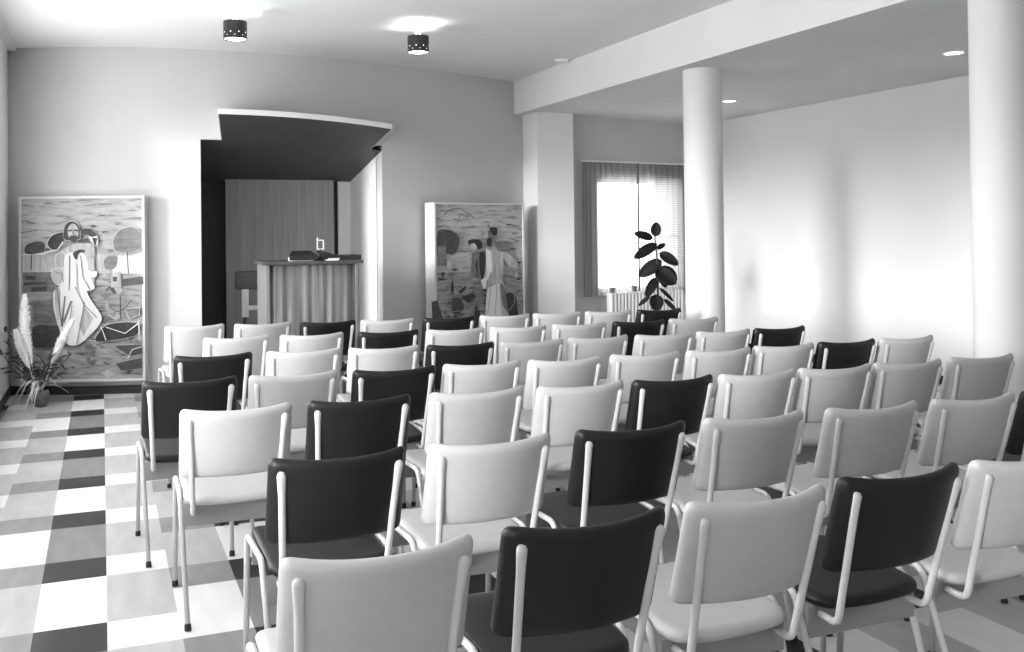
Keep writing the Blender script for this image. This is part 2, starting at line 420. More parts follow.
# armchair half hidden behind the lectern
ac = thing('armchair', 'armchair with grey cushion and white frame half hidden behind the lectern', 'chair', (1.47, 9.35, 0), 0)
bm = bmesh.new(); box(bm, -0.23, 0.23, 0.16, 0.23, 0.86, 1.05, bev=0.03); link('backrest', bm, M_fabric, ac)
bm = bmesh.new(); box(bm, -0.19, 0.22, -0.22, 0.2, 0.42, 0.50, bev=0.03); link('seat', bm, M_fabric, ac)
for s in (-1, 1):
    bm = bmesh.new(); box(bm, s * 0.13 - 0.034, s * 0.13 + 0.034, 0.17, 0.20, 0.585, 0.87, bev=0.006); link('back_post', bm, M_white, ac)
    bm = bmesh.new(); tube(bm, [(s * 0.13, 0.185, 0.59), (s * 0.17, 0.18, 0.42), (s * 0.185, 0.2, 0)], 0.014); link('leg', bm, M_bmetal, ac)
    bm = bmesh.new(); tube(bm, [(s * 0.17, -0.17, 0.43), (s * 0.18, -0.19, 0)], 0.014); link('leg', bm, M_bmetal, ac)
bm = bmesh.new(); box(bm, -0.1, 0.1, 0.165, 0.195, 0.655, 0.70, bev=0.005); link('cross_rail', bm, M_white, ac)

# ------------------------------------------------------------------ wall paintings
def paint_base(name, lo, hi, seed):
    m = bpy.data.materials.new(name); m.use_nodes = True; nt = m.node_tree; b = nt.nodes['Principled BSDF']
    tc = nt.nodes.new('ShaderNodeTexCoord'); mp = nt.nodes.new('ShaderNodeMapping'); mp.inputs['Scale'].default_value = (2.2, 1, 11); mp.inputs['Location'].default_value = (seed, 0, seed)
    n = nt.nodes.new('ShaderNodeTexNoise'); n.inputs['Scale'].default_value = 2.6; n.inputs['Detail'].default_value = 5; n.inputs['Distortion'].default_value = 0.7
    r = nt.nodes.new('ShaderNodeValToRGB'); e = r.color_ramp.elements
    e[0].position = 0.30; e[0].color = (lo, lo, lo, 1); e[1].position = 0.62; e[1].color = (hi, hi, hi, 1)
    k = e.new(0.42); md = lo * 0.35 + hi * 0.65; k.color = (md, md, md, 1)
    nt.links.new(tc.outputs['Object'], mp.inputs['Vector']); nt.links.new(mp.outputs['Vector'], n.inputs['Vector']); nt.links.new(n.outputs['Fac'], r.inputs['Fac']); nt.links.new(r.outputs['Color'], b.inputs['Base Color'])
    b.inputs['Roughness'].default_value = 0.75; b.inputs['Specular IOR Level'].default_value = 0.2
    MATS[name] = m; return m
PT = [paint_base('paint_ground', 0.06, 0.36, 1.7), paint_base('paint_sky', 0.17, 0.46, 5.1), mat('paint_black', 0.015, 0.5), mat('paint_dark', 0.03, 0.5, g2=0.07, scale=12, stretch=(1, 1, 4)),
      mat('paint_mid', 0.1, 0.5, g2=0.2, scale=10, stretch=(1, 1, 3)), mat('paint_pale', 0.32, 0.5, g2=0.52, scale=7, stretch=(5, 1, 0.8)), mat('paint_white', 0.74, 0.5)]
K = dict(ground=0, sky=1, black=2, dark=3, mid=4, pale=5, white=6)
def painting(name, label, loc, rz, W, Hh, depth, shapes, lines, sky_v, frame_w=0.02):
    """a boxed panel: frame, board behind, painted face with flat colour patches; u, v in 0..1 across the face"""
    t = thing(name, label, 'painting', loc, rz, 'large figure paintings on the curved wall')
    bm = bmesh.new(); f = frame_w
    for a in ((0, W, 0, f), (0, W, Hh - f, Hh), (0, f, f, Hh - f), (W - f, W, f, Hh - f)):
        box(bm, a[0], a[1], 0.0, depth, a[2], a[3])
    link('picture_frame', bm, M_frame, t, smooth=False)
    bm = bmesh.new(); layer = [0]
    box(bm, f, W - f, 0.014, depth, f, Hh - f, mi=K['ground'])
    def soften(pts):
        for _ in range(2):
            pts = [q_ for a_, b_ in zip(pts, pts[1:] + pts[:1]) for q_ in ((a_[0] * 0.8 + b_[0] * 0.2, a_[1] * 0.8 + b_[1] * 0.2), (a_[0] * 0.2 + b_[0] * 0.8, a_[1] * 0.2 + b_[1] * 0.8))]
        return pts
    def poly(pts, m):
        layer[0] += 1; y = 0.0138 - 0.00012 * layer[0]
        vs = [bm.verts.new((f + u * (W - 2 * f), y, f + v * (Hh - 2 * f))) for u, v in pts]
        fc = bm.faces.new(vs); fc.material_index = K[m]
        bmesh.ops.triangulate(bm, faces=[fc])
    def line(pts, w, m):
        for (u0, v0), (u1, v1) in zip(pts, pts[1:]):
            x0, z0, x1, z1 = u0 * W, v0 * Hh, u1 * W, v1 * Hh
            L = math.hypot(x1 - x0, z1 - z0) or 1; nx, nz = -(z1 - z0) / L * w / 2, (x1 - x0) / L * w / 2
            poly([((x0 + nx) / W, (z0 + nz) / Hh), ((x1 + nx) / W, (z1 + nz) / Hh), ((x1 - nx) / W, (z1 - nz) / Hh), ((x0 - nx) / W, (z0 - nz) / Hh)], m)
    poly([(0, sky_v), (1, sky_v), (1, 1), (0, 1)], 'sky')
    rs = random.Random(int(W * 1000))
    for _ in range(70):
        u, v = rs.uniform(0.03, 0.93), rs.uniform(0.02, 0.9) ** 1.3; du, dv = rs.uniform(0.03, 0.13), rs.uniform(0.006, 0.035)
        if v > sky_v: dv *= 0.4
        q_ = [(u, v + rs.uniform(0, dv)), (min(0.99, u + du * 0.5), v + dv), (min(0.995, u + du), v + rs.uniform(0, dv)), (min(0.98, u + du * 0.4), v - dv * 0.4)]
        poly([(a_, max(0.003, b_)) for a_, b_ in q_], rs.choice(['mid', 'dark', 'pale', 'mid', 'pale', 'dark'] if v < sky_v else ['mid', 'pale', 'dark']))
    for _ in range(26):
        u, v = rs.uniform(0.03, 0.85), rs.uniform(0.02, sky_v - 0.03); an = rs.uniform(-0.7, 0.9); l = rs.uniform(0.05, 0.13)
        line([(u, v), (min(0.98, u + l * math.cos(an)), max(0.01, v + l * math.sin(an) * 0.6))], rs.uniform(0.004, 0.008), rs.choice(['white', 'pale', 'black', 'dark']))
    for sh in shapes:
        m, pts = sh[0], (soften(sh[1]) if len(sh[1]) > 4 else sh[1])
        if len(sh) > 2:
            line(pts + [pts[0]], sh[3] if len(sh) > 3 else 0.010, sh[2])
        poly(pts, m)
    for m, w, pts in lines: line(pts, w, m)
    link('painted_panel', bm, PT, t, smooth=False)
    return t
def pxconv(x0, y0, s, ul, ur, vt, vb):
    return lambda L: [(((x0 + x / s) - ul) / (ur - ul), (vb - (y0 + y / s)) / (vb - vt)) for x, y in L]
def ell(cx, cy, rx, ry, n=18, a0=0.0):
    return [(cx + rx * math.cos(a0 + 2 * PI * k / n), cy + ry * math.sin(a0 + 2 * PI * k / n)) for k in range(n)]
a = pxconv(15, 190, 6.52, 22.5, 142.5, 198, 377); b = pxconv(15, 285, 6.52, 24, 146, 198, 377)
SH = [
 ('pale', a([(60, 420), (830, 410), (835, 545), (60, 525)])), ('mid', a([(60, 525), (400, 525), (400, 650), (60, 650)])),
 ('dark', a([(75, 350), (140, 325), (205, 330), (200, 410), (70, 410)]), 'pale', 0.006), ('dark', a([(80, 545), (145, 548), (140, 575), (78, 570)])), ('dark', a([(65, 590), (215, 585), (212, 605), (65, 608)])), ('dark', a([(115, 620), (215, 618), (212, 648), (115, 650)])),
 ('mid', a([(690, 250), (780, 235), (828, 280), (828, 385), (740, 410), (650, 395), (640, 320)]), 'white', 0.008),
 ('white', a([(640, 425), (835, 425), (835, 540), (640, 540)])), ('mid', a([(580, 450), (620, 420), (680, 425), (660, 510), (590, 515)])),
 ('dark', a([(705, 575), (835, 560), (838, 610), (705, 620)])), ('pale', a([(625, 540), (690, 530), (695, 625), (630, 630)]), 'mid', 0.005), ('dark', a([(640, 560), (668, 560), (668, 590), (640, 590)])),
 ('dark', b([(130, 235), (330, 255), (420, 230), (420, 330), (390, 385), (100, 395)])), ('mid', b([(130, 90), (280, 85), (285, 250), (140, 225)])),
 ('black', b([(600, 250), (730, 232), (835, 240), (830, 320), (700, 345), (520, 365)]), 'white', 0.007), ('dark', b([(665, 385), (850, 380), (855, 440), (770, 455)]), 'pale', 0.006), ('dark', b([(675, 500), (850, 465), (850, 535), (710, 545)]), 'pale', 0.006),
 ('mid', b([(740, 150), (835, 140), (835, 190), (770, 210)]), 'white', 0.006),
 ('black', a([(245, 290), (330, 262), (340, 320), (300, 375), (250, 385), (218, 345)]), 'white', 0.011),
 ('black', a([(440, 250), (500, 248), (520, 268), (480, 285), (445, 290)]), 'pale', 0.006), ('black', a([(420, 320), (490, 305), (480, 330), (425, 340)]), 'pale', 0.005), ('black', a([(555, 268), (605, 262), (590, 280)]), 'white', 0.005),
 ('pale', a([(270, 430), (330, 370), (420, 340), (520, 340), (530, 400), (530, 640), (280, 640)])),
 ('pale', a([(270, 430), (320, 385), (340, 430), (330, 500), (275, 510)]), 'white', 0.008),
 ('pale', a([(255, 500), (325, 505), (330, 590), (285, 612), (250, 560)]), 'white', 0.010),
 ('white', b([(275, 0), (480, 0), (500, 60), (600, 200), (560, 270), (440, 380), (350, 375), (300, 240), (272, 130)])),
 ('white', a([(330, 400), (470, 395), (500, 560), (540, 650), (280, 650), (330, 560)])),
 ('pale', b([(285, 0), (322, 0), (318, 150), (304, 240), (282, 130)])), ('pale', b([(478, 130), (535, 205), (470, 320), (440, 250)])), ('mid', b([(345, 60), (356, 60), (335, 260), (322, 250)])), ('mid', b([(385, 90), (400, 95), (345, 235), (335, 225)])),
 ('white', a([(480, 510), (520, 525), (545, 520), (540, 560), (490, 560)]), 'pale', 0.006), ('pale', a([(490, 420), (525, 430), (525, 510), (505, 525), (485, 500)]), 'mid', 0.005),
 ('black', a([(335, 325), (330, 270), (340, 225), (365, 203), (395, 200), (425, 218), (440, 255), (440, 310), (425, 318)]), 'white', 0.006), ('pale', a([(358, 285), (358, 245), (378, 216), (402, 214), (424, 240), (428, 285), (418, 312), (372, 312)])),
 ('black', a([(360, 256), (388, 252), (388, 262), (362, 266)])), ('black', a([(400, 252), (426, 256), (424, 266), (400, 262)])), ('mid', a([(390, 255), (399, 255), (402, 286), (388, 286)])),
 ('black', a([(368, 300), (380, 290), (412, 290), (424, 300), (416, 326), (396, 336), (376, 326)])),
 ('black', a([(385, 400), (440, 378), (480, 392), (425, 405), (415, 450), (402, 440)])), ('white', a([(490, 290), (550, 290), (550, 355), (530, 355), (505, 320)]), 'white', 0.006), ('black', a(ell(518, 285, 28, 16))), ('black', a([(515, 305), (550, 310), (540, 355), (528, 350)])),
 ('mid', b([(470, 375), (520, 362), (540, 405), (525, 440), (490, 420)])),
]
LN = [('mid', 0.008, a([(370, 420), (365, 640)])), ('mid', 0.007, a([(440, 420), (455, 560), (500, 640)])), ('pale', 0.009, a([(410, 470), (420, 640)])), ('mid', 0.008, b([(300, 0), (330, 240)])), ('mid', 0.008, b([(420, 0), (480, 120), (560, 200)])), ('dark', 0.006, b([(400, 120), (360, 370)])), ('mid', 0.007, b([(480, 100), (430, 370)])), ('mid', 0.006, a([(270, 520), (320, 540), (330, 590)])), ('white', 0.009, a([(150, 410), (290, 385), (330, 330)])), ('white', 0.007, a([(60, 412), (220, 408)])), ('black', 0.010, a([(742, 400), (748, 540)])), ('black', 0.009, b([(715, 60), (718, 215)])), ('black', 0.007, b([(640, 130), (690, 165), (740, 150), (790, 90)])),
      ('black', 0.007, a([(128, 410), (125, 510)])), ('white', 0.007, b([(585, 250), (620, 345)])), ('white', 0.007, b([(620, 262), (745, 305), (835, 240)])), ('dark', 0.006, a([(60, 270), (170, 255)])), ('dark', 0.008, a([(560, 160), (600, 165)])), ('dark', 0.006, a([(470, 100), (540, 95)])), ('dark', 0.007, a([(210, 85), (260, 82)])), ('dark', 0.006, a([(100, 205), (150, 210)])),
      ('white', 0.006, b([(835, 215), (838, 350)])), ('white', 0.006, b([(760, 470), (790, 410), (855, 390)])), ('dark', 0.006, b([(560, 105), (620, 110)]))]
aL = math.atan2(8.735 - 9.06, 0.345 + 0.700)
painting('wall_painting', 'large painting of a striding robed figure behind the pampas grass', (-0.700, 9.06, 0.130), aL, 1.095, 1.645, 0.115, SH, LN, 0.52)
a = pxconv(420, 195, 8.696, 434, 521, 204, 330); b = pxconv(420, 255, 8.9, 434.5, 523.5, 204, 330)
SH2 = [
 ('dark', a([(125, 260), (240, 262), (315, 310), (310, 380), (270, 445), (200, 430), (125, 480)]), 'mid', 0.006), ('mid', a([(130, 380), (200, 380), (200, 520), (130, 520)])), ('pale', a([(210, 480), (245, 470), (248, 550), (205, 548)]), 'dark', 0.006),
 ('mid', a([(420, 440), (530, 420), (520, 640), (410, 600)]), 'dark', 0.006), ('black', a([(480, 430), (530, 425), (520, 600), (500, 640), (480, 560)])), ('dark', a([(440, 520), (470, 470), (470, 620)])),
 ('black', a([(382, 345), (420, 330), (495, 340), (512, 375), (508, 402), (470, 412), (440, 370), (390, 380)])), ('pale', a([(400, 368), (440, 360), (470, 400), (440, 415), (395, 410)])),
 ('black', b([(245, 170), (265, 95), (275, 180), (262, 220)])), ('dark', b([(250, 235), (340, 240), (370, 320), (320, 370), (255, 360)]), 'pale', 0.006), ('black', b([(320, 190), (385, 150), (375, 180), (330, 220)])), ('black', b([(335, 240), (440, 210), (470, 240), (410, 290)])), ('mid', b([(440, 260), (520, 180), (545, 230), (470, 300)])),
 ('black', b([(460, 300), (505, 350), (500, 450), (430, 520), (402, 510), (410, 485), (465, 430), (455, 380)])),
 ('dark', b([(140, 495), (240, 485), (235, 540), (145, 560)])), ('dark', b([(80, 260), (130, 250), (180, 400), (85, 420)])), ('dark', b([(140, 85), (225, 100), (140, 110)])), ('dark', b([(270, 390), (320, 390), (325, 420), (270, 425)])), ('mid', b([(140, 430), (380, 425), (380, 470), (140, 475)])),
 ('black', b([(740, 225), (800, 225), (850, 270), (860, 400), (870, 520), (830, 535), (770, 470), (755, 330)])),
 ('mid', a([(640, 350), (720, 360), (740, 430), (640, 430)]), 'dark', 0.006), ('pale', a([(640, 430), (720, 430), (825, 520), (820, 560), (750, 560), (690, 480)]), 'dark', 0.006),
 ('pale', a([(535, 405), (600, 420), (660, 420), (690, 470), (690, 640), (500, 640), (535, 560)])), ('white', a([(535, 400), (580, 430), (595, 640), (540, 640)])),
 ('pale', b([(580, 60), (700, 60), (735, 200), (760, 400), (830, 545), (560, 545), (545, 390)])), ('white', b([(570, 180), (680, 150), (700, 400), (550, 390)])), ('mid', b([(690, 130), (735, 190), (765, 380), (745, 370), (700, 300)])), ('white', b([(510, 120), (570, 90), (560, 180), (535, 190)])), ('black', b([(672, 505), (700, 510), (730, 545), (705, 545)])),
 ('mid', a([(530, 280), (600, 260), (620, 350), (590, 400), (545, 390)])), ('black', a([(560, 245), (640, 245), (635, 300), (610, 315), (590, 290), (575, 285)])), ('black', a([(548, 330), (585, 320), (590, 370), (565, 395), (545, 380)])), ('pale', a([(520, 290), (550, 275), (555, 320), (530, 330)])),
]
LN2 = [('mid', 0.006, b([(600, 60), (600, 180), (570, 380)])), ('mid', 0.006, b([(660, 160), (640, 390)])), ('mid', 0.006, b([(600, 400), (640, 540)])), ('mid', 0.006, b([(660, 400), (740, 540)])), ('mid', 0.006, a([(610, 430), (620, 640)])), ('mid', 0.006, a([(650, 430), (660, 640)])), ('dark', 0.006, a([(125, 125), (290, 125)])), ('dark', 0.008, a([(180, 155), (220, 125), (260, 110), (330, 110), (440, 180)])), ('black', 0.007, a([(255, 185), (305, 190), (318, 145)])), ('black', 0.007, a([(515, 200), (570, 215)])), ('dark', 0.007, a([(735, 330), (840, 355)])), ('dark', 0.008, a([(555, 122), (620, 125)])),
       ('dark', 0.006, a([(120, 245), (200, 225)])), ('pale', 0.006, b([(340, 270), (430, 330), (510, 250)])), ('pale', 0.006, b([(820, 250), (825, 310), (760, 370)])), ('dark', 0.006, b([(720, 100), (880, 120)])), ('dark', 0.006, b([(720, 140), (880, 190)])), ('dark', 0.006, a([(330, 425), (410, 420)])), ('pale', 0.005, b([(250, 340), (560, 340)])), ('black', 0.006, a([(330, 545), (370, 540)]))]
aR = math.radians(15)
painting('wall_painting', 'large painting of a standing robed figure with dark animals beside the square pillar', (3.165, 8.955, 0.13), aR, 1.19, 1.595, 0.172, SH2, LN2, 0.55)

# ------------------------------------------------------------------ ceiling lamps
HOLES = []
def make_lamp():
    t = thing('ceiling_lamp', '', 'lamp', (0, 0, ZC), 0, 'black cylinder lamps on the hall ceiling')
    zt, zb, r = -0.098, -0.232, 0.088
    bm = bmesh.new(); lathe(bm, [(r, zb), (r, zt), (r - 0.004, zt), (r - 0.004, zb), (r, zb)], n=48); link('lamp_shade', bm, M_bmetal, t)
    bm = bmesh.new(); lathe(bm, [(0.030, 0), (0.030, -0.012), (0.022, -0.016), (0.022, zt - 0.08), (0, zt - 0.08)], n=24); link('stem', bm, M_white, t)
    bm = bmesh.new(); lathe(bm, [(0, zb + 0.004), (0.06, zb + 0.002), (r - 0.004, zb + 0.010), (r - 0.004, zb + 0.02), (0, zb + 0.02)], n=40); link('diffuser', bm, M_glow, t)
    for zz, off, rr in ((-0.185, 0, 0.0048), (-0.208, 0.5, 0.0032)):
        for k in range(9):
            an = 2 * PI * (k + off) / 9; bm = bmesh.new()
            u = Vector((-math.sin(an), math.cos(an), 0)); c = Vector((math.cos(an), math.sin(an), 0)) * (r + 0.0008) + Vector((0, 0, zz))
            bm.faces.new([bm.verts.new(c + u * rr * math.cos(2 * PI * j / 8) + Vector((0, 0, rr * math.sin(2 * PI * j / 8)))) for j in range(8)])
            link('perforation', bm, M_glow2, t, smooth=False)
    return t
def lamp_light(x, y):
    l = bpy.data.lights.new('bulb_light', 'POINT'); l.energy = 11; l.shadow_soft_size = 0.03
    o = bpy.data.objects.new('bulb_light', l); C.objects.link(o); o.location = (x, y, ZC - 0.152)
    return o
L0 = make_lamp()
for k, (x, y, lab) in enumerate([(0.944, 7.15, 'black perforated cylinder lamp on the ceiling above the sounding board'), (2.43, 7.235, 'black perforated cylinder lamp on the ceiling nearer the beam')]):
    o = L0 if k == 0 else copy_tree(L0)
    o.location = (x, y, ZC); o['label'] = lab
    lamp_light(x + 0.05, y, )
    lamp_light(x - 0.05, y)
def downlight(name, x, y, z, r, lab):
    t = thing(name, lab, 'lamp', (x, y, z), 0, None)
    bm = bmesh.new(); lathe(bm, [(r + 0.014, 0.0), (r + 0.012, -0.006), (r, -0.006), (r, 0.0)], n=40); link('trim_ring', bm, M_white, t)
    bm = bmesh.new(); lathe(bm, [(r, -0.002), (0, -0.002)], n=40); link('diffuser', bm, M_bright, t)
downlight('recessed_downlight', 6.078, 5.31, ZA, 0.066, 'round recessed light in the aisle ceiling near the rear column')
downlight('recessed_downlight', 6.085, 8.03, ZA, 0.066, 'round recessed light in the aisle ceiling partly hidden by the column')
bm = bmesh.new(); lathe(bm, [(0.075, 0), (0.07, -0.015), (0.045, -0.03), (0, -0.034)], n=32)
o = link('ceiling_rosette', bm, M_white); o.location = (4.30, 8.31, ZC); tag(o, 'small white round ceiling fitting touching the beam', 'fitting')

# ------------------------------------------------------------------ curtains, radiator, sill pots
cm = bpy.data.materials.new('curtain_weave'); cm.use_nodes = True; nt = cm.node_tree; nt.nodes.clear()
tc = nt.nodes.new('ShaderNodeTexCoord')
wv = nt.nodes.new('ShaderNodeTexWave'); wv.wave_type = 'BANDS'; wv.bands_direction = 'Z'; wv.inputs['Scale'].default_value = 11; wv.inputs['Distortion'].default_value = 0.6
nt.links.new(tc.outputs['Object'], wv.inputs['Vector'])
rp = nt.nodes.new('ShaderNodeValToRGB'); rp.color_ramp.elements[0].color = (0.30, 0.30, 0.30, 1); rp.color_ramp.elements[1].color = (0.42, 0.42, 0.42, 1)
nt.links.new(wv.outputs['Fac'], rp.inputs['Fac'])
df = nt.nodes.new('ShaderNodeBsdfDiffuse'); tl = nt.nodes.new('ShaderNodeBsdfTranslucent'); tp = nt.nodes.new('ShaderNodeBsdfTransparent')
nt.links.new(rp.outputs['Color'], df.inputs['Color']); nt.links.new(rp.outputs['Color'], tl.inputs['Color'])
m1 = nt.nodes.new('ShaderNodeMixShader'); m1.inputs[0].default_value = 0.45; nt.links.new(df.outputs[0], m1.inputs[1]); nt.links.new(tl.outputs[0], m1.inputs[2])
m2 = nt.nodes.new('ShaderNodeMixShader'); m2.inputs[0].default_value = 0.24; nt.links.new(m1.outputs[0], m2.inputs[1]); nt.links.new(tp.outputs[0], m2.inputs[2])
ou = nt.nodes.new('ShaderNodeOutputMaterial'); nt.links.new(m2.outputs[0], ou.inputs[0])
cmd = cm.copy(); cmd.name = 'curtain_lining'
for nd in cmd.node_tree.nodes:
    if nd.type == 'MIX_SHADER' and abs(nd.inputs[0].default_value - 0.24) < 1e-4: nd.inputs[0].default_value = 0.02
    if nd.type == 'VALTORGB':
        nd.color_ramp.elements[0].color = (0.5, 0.5, 0.5, 1); nd.color_ramp.elements[1].color = (0.62, 0.62, 0.62, 1)
def curtain(label, x0, x1, gather0, gather1, nf, seed, extra=()):
    """pleated cloth hanging from the rail; pleats bunch at the gathered edges"""
    rnd = random.Random(seed); t = thing('curtain', label, 'curtain', ((x0 + x1) / 2, ay((x0 + x1) / 2) - 0.055, 0), math.atan2(AY1 - AY0, AX1 - AX0), 'curtains at the aisle window')
    bm = bmesh.new(); n = nf * 12; zl = [0.655, 0.9, 1.3, 1.7, 2.0, 2.14, 2.20, 2.215]; W = x1 - x0
    ph = [rnd.uniform(0.6, 1.3) for _ in range(nf + 2)]; G = []
    for k in range(n + 1):
        s = k / n; u = s
        if gather0: u = s ** 1.25
        if gather1: u = 1 - (1 - u) ** 1.25
        am = ph[int(s * nf)] * (0.017 + 0.008 * math.sin(s * 9 + seed))
        G.append([bm.verts.new((-W / 2 + W * u * (1 - 0.02 * (2.2 - z)) + 0.004 * math.sin(z * 3 + k * 0.3), am * math.sin(2 * PI * nf * s + 0.5 * math.sin(z * 1.7 + seed)) * (0.6 if z > 2.1 else 1.0), z)) for z in zl])
    for a, b in zip(G, G[1:]):
        for i in range(len(zl) - 1): bm.faces.new((a[i], b[i], b[i + 1], a[i + 1]))
    link('curtain_cloth', bm, cm, t, smooth='all')
    for a_, b_, nm in extra:
        bm = bmesh.new(); n = max(4, int((b_ - a_) * 90)); G = []
        for k in range(n + 1):
            x = a_ + (b_ - a_) * k / n - (x0 + x1) / 2
            G.append([bm.verts.new((x, -0.030 + 0.006 * math.sin(x * 60) if nm == 'hem' else 0.034 + 0.006 * math.sin(x * 70), z)) for z in zl])
        for a, b in zip(G, G[1:]):
            for i in range(len(zl) - 1): bm.faces.new((a[i], b[i], b[i + 1], a[i + 1]))
        link(nm, bm, M_hem if nm == 'hem' else cmd, t, smooth='all')
curtain('pale gathered curtain on the pillar side of the aisle window', 5.185, 6.01, True, False, 10, 3, [(5.975, 6.008, 'hem')])
curtain('pale gathered curtain behind the rubber plant, column side of the window', 5.995, 6.98, False, True, 12, 8, [(6.27, 6.95, 'lining')])
t = thing('curtain_rail', 'thin white curtain rail above the aisle window', 'rail', (6.09, ay(6.09) - 0.055, 2.225), math.atan2(AY1 - AY0, AX1 - AX0))
link('rail', nbox(-0.93, 0.93, -0.012, 0.012, -0.008, 0.010), M_white, t, smooth=False)
for x in (-0.7, 0.0, 0.7): link('rail_bracket', nbox(x - 0.01, x + 0.01, 0.0, 0.055, -0.006, 0.012), M_white, t, smooth=False)

rd = thing('radiator', 'white ribbed radiator under the curtained window', 'radiator', (6.03, ay(6.03) - 0.175, 0), math.atan2(AY1 - AY0, AX1 - AX0))
bm = bmesh.new(); ns = 22; w = 1.14
for k in range(ns):
    x = -w / 2 + w * (k + 0.5) / ns
    box(bm, x - w / ns * 0.36, x + w / ns * 0.36, -0.045, 0.045, 0.14, 0.69, bev=0.012)
box(bm, -w / 2 + 0.01, w / 2 - 0.01, -0.018, 0.018, 0.17, 0.22); box(bm, -w / 2 + 0.01, w / 2 - 0.01, -0.018, 0.018, 0.60, 0.65)
box(bm, -w / 2, w / 2, -0.046, 0.046, 0.684, 0.696, bev=0.003)
link('rib_block', bm, M_radi, rd)
bm = bmesh.new(); tube(bm, fillet([(-w / 2 + 0.01, 0, 0.195), (-w / 2 - 0.05, 0, 0.195), (-w / 2 - 0.05, 0, 0)], 0.03), 0.011); link('feed_pipe', bm, M_radi, rd)
for x in (-0.45, 0.45): link('foot', nbox(x - 0.015, x + 0.015, -0.03, 0.03, 0, 0.145), M_radi, rd, smooth=False)
def sillpot(x, lab, r, h):
    t = thing('flower_pot', lab, 'pot', (x, ay(x) - 0.175, 0.696), 0, 'small pots on the radiator')
    bm = bmesh.new(); lathe(bm, [(0, 0), (r * 0.75, 0), (r, h), (r * 1.08, h), (r * 1.08, h * 0.86), (r * 0.9, h * 0.9), (0, h * 0.9)], n=24); link('pot', bm, M_pot, t)
sillpot(5.53, 'small dark pot on the radiator at the pillar side', 0.034, 0.06)
sillpot(5.86, 'small dark pot on the radiator near the rubber plant', 0.034, 0.07)

# ------------------------------------------------------------------ plants
def leaf(bm, base, tip, width, nrm, cup=0.12, droop=0.0, n=10, m=7, blunt=1.0):
    base, tip = Vector(base), Vector(tip); ax = tip - base; L = ax.length; ax.normalize()
    nrm = Vector(nrm); nrm = (nrm - ax * nrm.dot(ax)).normalized(); side = ax.cross(nrm); G = []
    for i in range(n + 1):
        s = i / n; wd = width / 2 * (math.sin(PI * min(1, s ** 0.85)) ** (0.62 * blunt) if 0 < s < 1 else 0.02)
        row = []
        for j in range(m):
            q_ = -1 + 2 * j / (m - 1)
            p = base + ax * L * s + side * wd * q_ + nrm * (cup * width * (abs(q_) ** 1.3) - droop * L * (s - 0.5) ** 2 * 4 + droop * L)
            row.append(p)
        G.append(row)
    th = nrm * 0.0012
    V = [[bm.verts.new(p + th) for p in r] for r in G]; U = [[bm.verts.new(p - th) for p in r] for r in G]
    for A, fl in ((V, 0), (U, 1)):
        for i in range(n):
            for j in range(m - 1):
                f = (A[i][j], A[i + 1][j], A[i + 1][j + 1], A[i][j + 1]); bm.faces.new(f[::-1] if fl else f)
    for i in range(n):
        bm.faces.new((V[i][0], U[i][0], U[i + 1][0], V[i + 1][0])); bm.faces.new((V[i][-1], V[i + 1][-1], U[i + 1][-1], U[i][-1]))
RX, RY = 5.36, 8.30
rp_ = thing('rubber_plant', 'tall dark rubber plant in front of the curtained window', 'plant', (RX, RY, 0))
cr = Vector((0.85, -0.53, 0))      # across the view, so the crown spreads sideways
def rpos(x, z, d=0.0): return cr * x + Vector((0.53, 0.85, 0)) * d + Vector((0, 0, z))
bm = bmesh.new(); lathe(bm, [(0, 0), (0.13, 0), (0.17, 0.33), (0.18, 0.33), (0.18, 0.36), (0.16, 0.36), (0.155, 0.32), (0, 0.32)], n=36); link('pot', bm, M_pot, rp_)
bm = bmesh.new(); cyl(bm, (0, 0), 0.154, 0.31, 0.335, n=30); link('soil', bm, M_soil, rp_)
bm = bmesh.new(); tube(bm, [(0, 0, 0.32), rpos(0.01, 0.6), rpos(0.012, 0.9), rpos(0.004, 1.15), rpos(-0.012, 1.33), rpos(-0.012, 1.42)], [0.012, 0.011, 0.010, 0.008, 0.006, 0.004]); link('stem', bm, M_stem, rp_)
U = 0.00178
def lz(v): return 1.508 - (v - 45) * U
def lx(u): return (u - 210) * U
LV = [((205, 132), (212, 48), 62, 0.0, 0.02), ((190, 145), (82, 112), 52, -0.05, 0.05), ((212, 175), (82, 262), 66, -0.10, 0.04), ((212, 205), (262, 176), 30, 0.04, 0.0), ((228, 228), (332, 300), 62, -0.04, 0.05),
      ((240, 272), (110, 368), 82, 0.02, 0.06), ((212, 322), (318, 408), 112, -0.08, 0.03), ((208, 372), (148, 482), 58, -0.10, 0.03), ((172, 478), (104, 536), 26, 0.0, 0.05), ((206, 470), (205, 565), 82, -0.10, 0.02), ((250, 495), (318, 562), 28, -0.03, 0.04), ((225, 432), (303, 512), 22, 0.05, 0.10), ((220, 300), (262, 432), 60, 0.06, 0.03)]
for (u0, v0), (u1, v1), w, d, dr in LV:
    bm = bmesh.new(); p0, p1 = rpos(lx(u0), lz(v0), d * 0.3), rpos(lx(u1), lz(v1), d)
    st = rpos(0.005 if v0 > 150 else -0.008, min(1.41, p0.z - 0.015))
    leaf(bm, p0, p1, w * U, Vector((-0.53, -0.85, 0.35)), droop=dr, blunt=0.85)
    tube(bm, [st, p0, p0.lerp(p1, 0.12)], [0.004, 0.003, 0.002], n=6)
    link('leaf', bm, M_leaf, rp_, smooth='all')
bm = bmesh.new(); leaf(bm, rpos(lx(258), lz(138)), rpos(lx(340), lz(124)), 0.02, Vector((0, 0.3, 1))); tube(bm, [rpos(-0.01, lz(150)), rpos(lx(262), lz(138))], 0.003, n=6)
o = link('leaf', bm, M_strap, rp_, smooth='all'); o['label'] = 'thin pale young leaf'

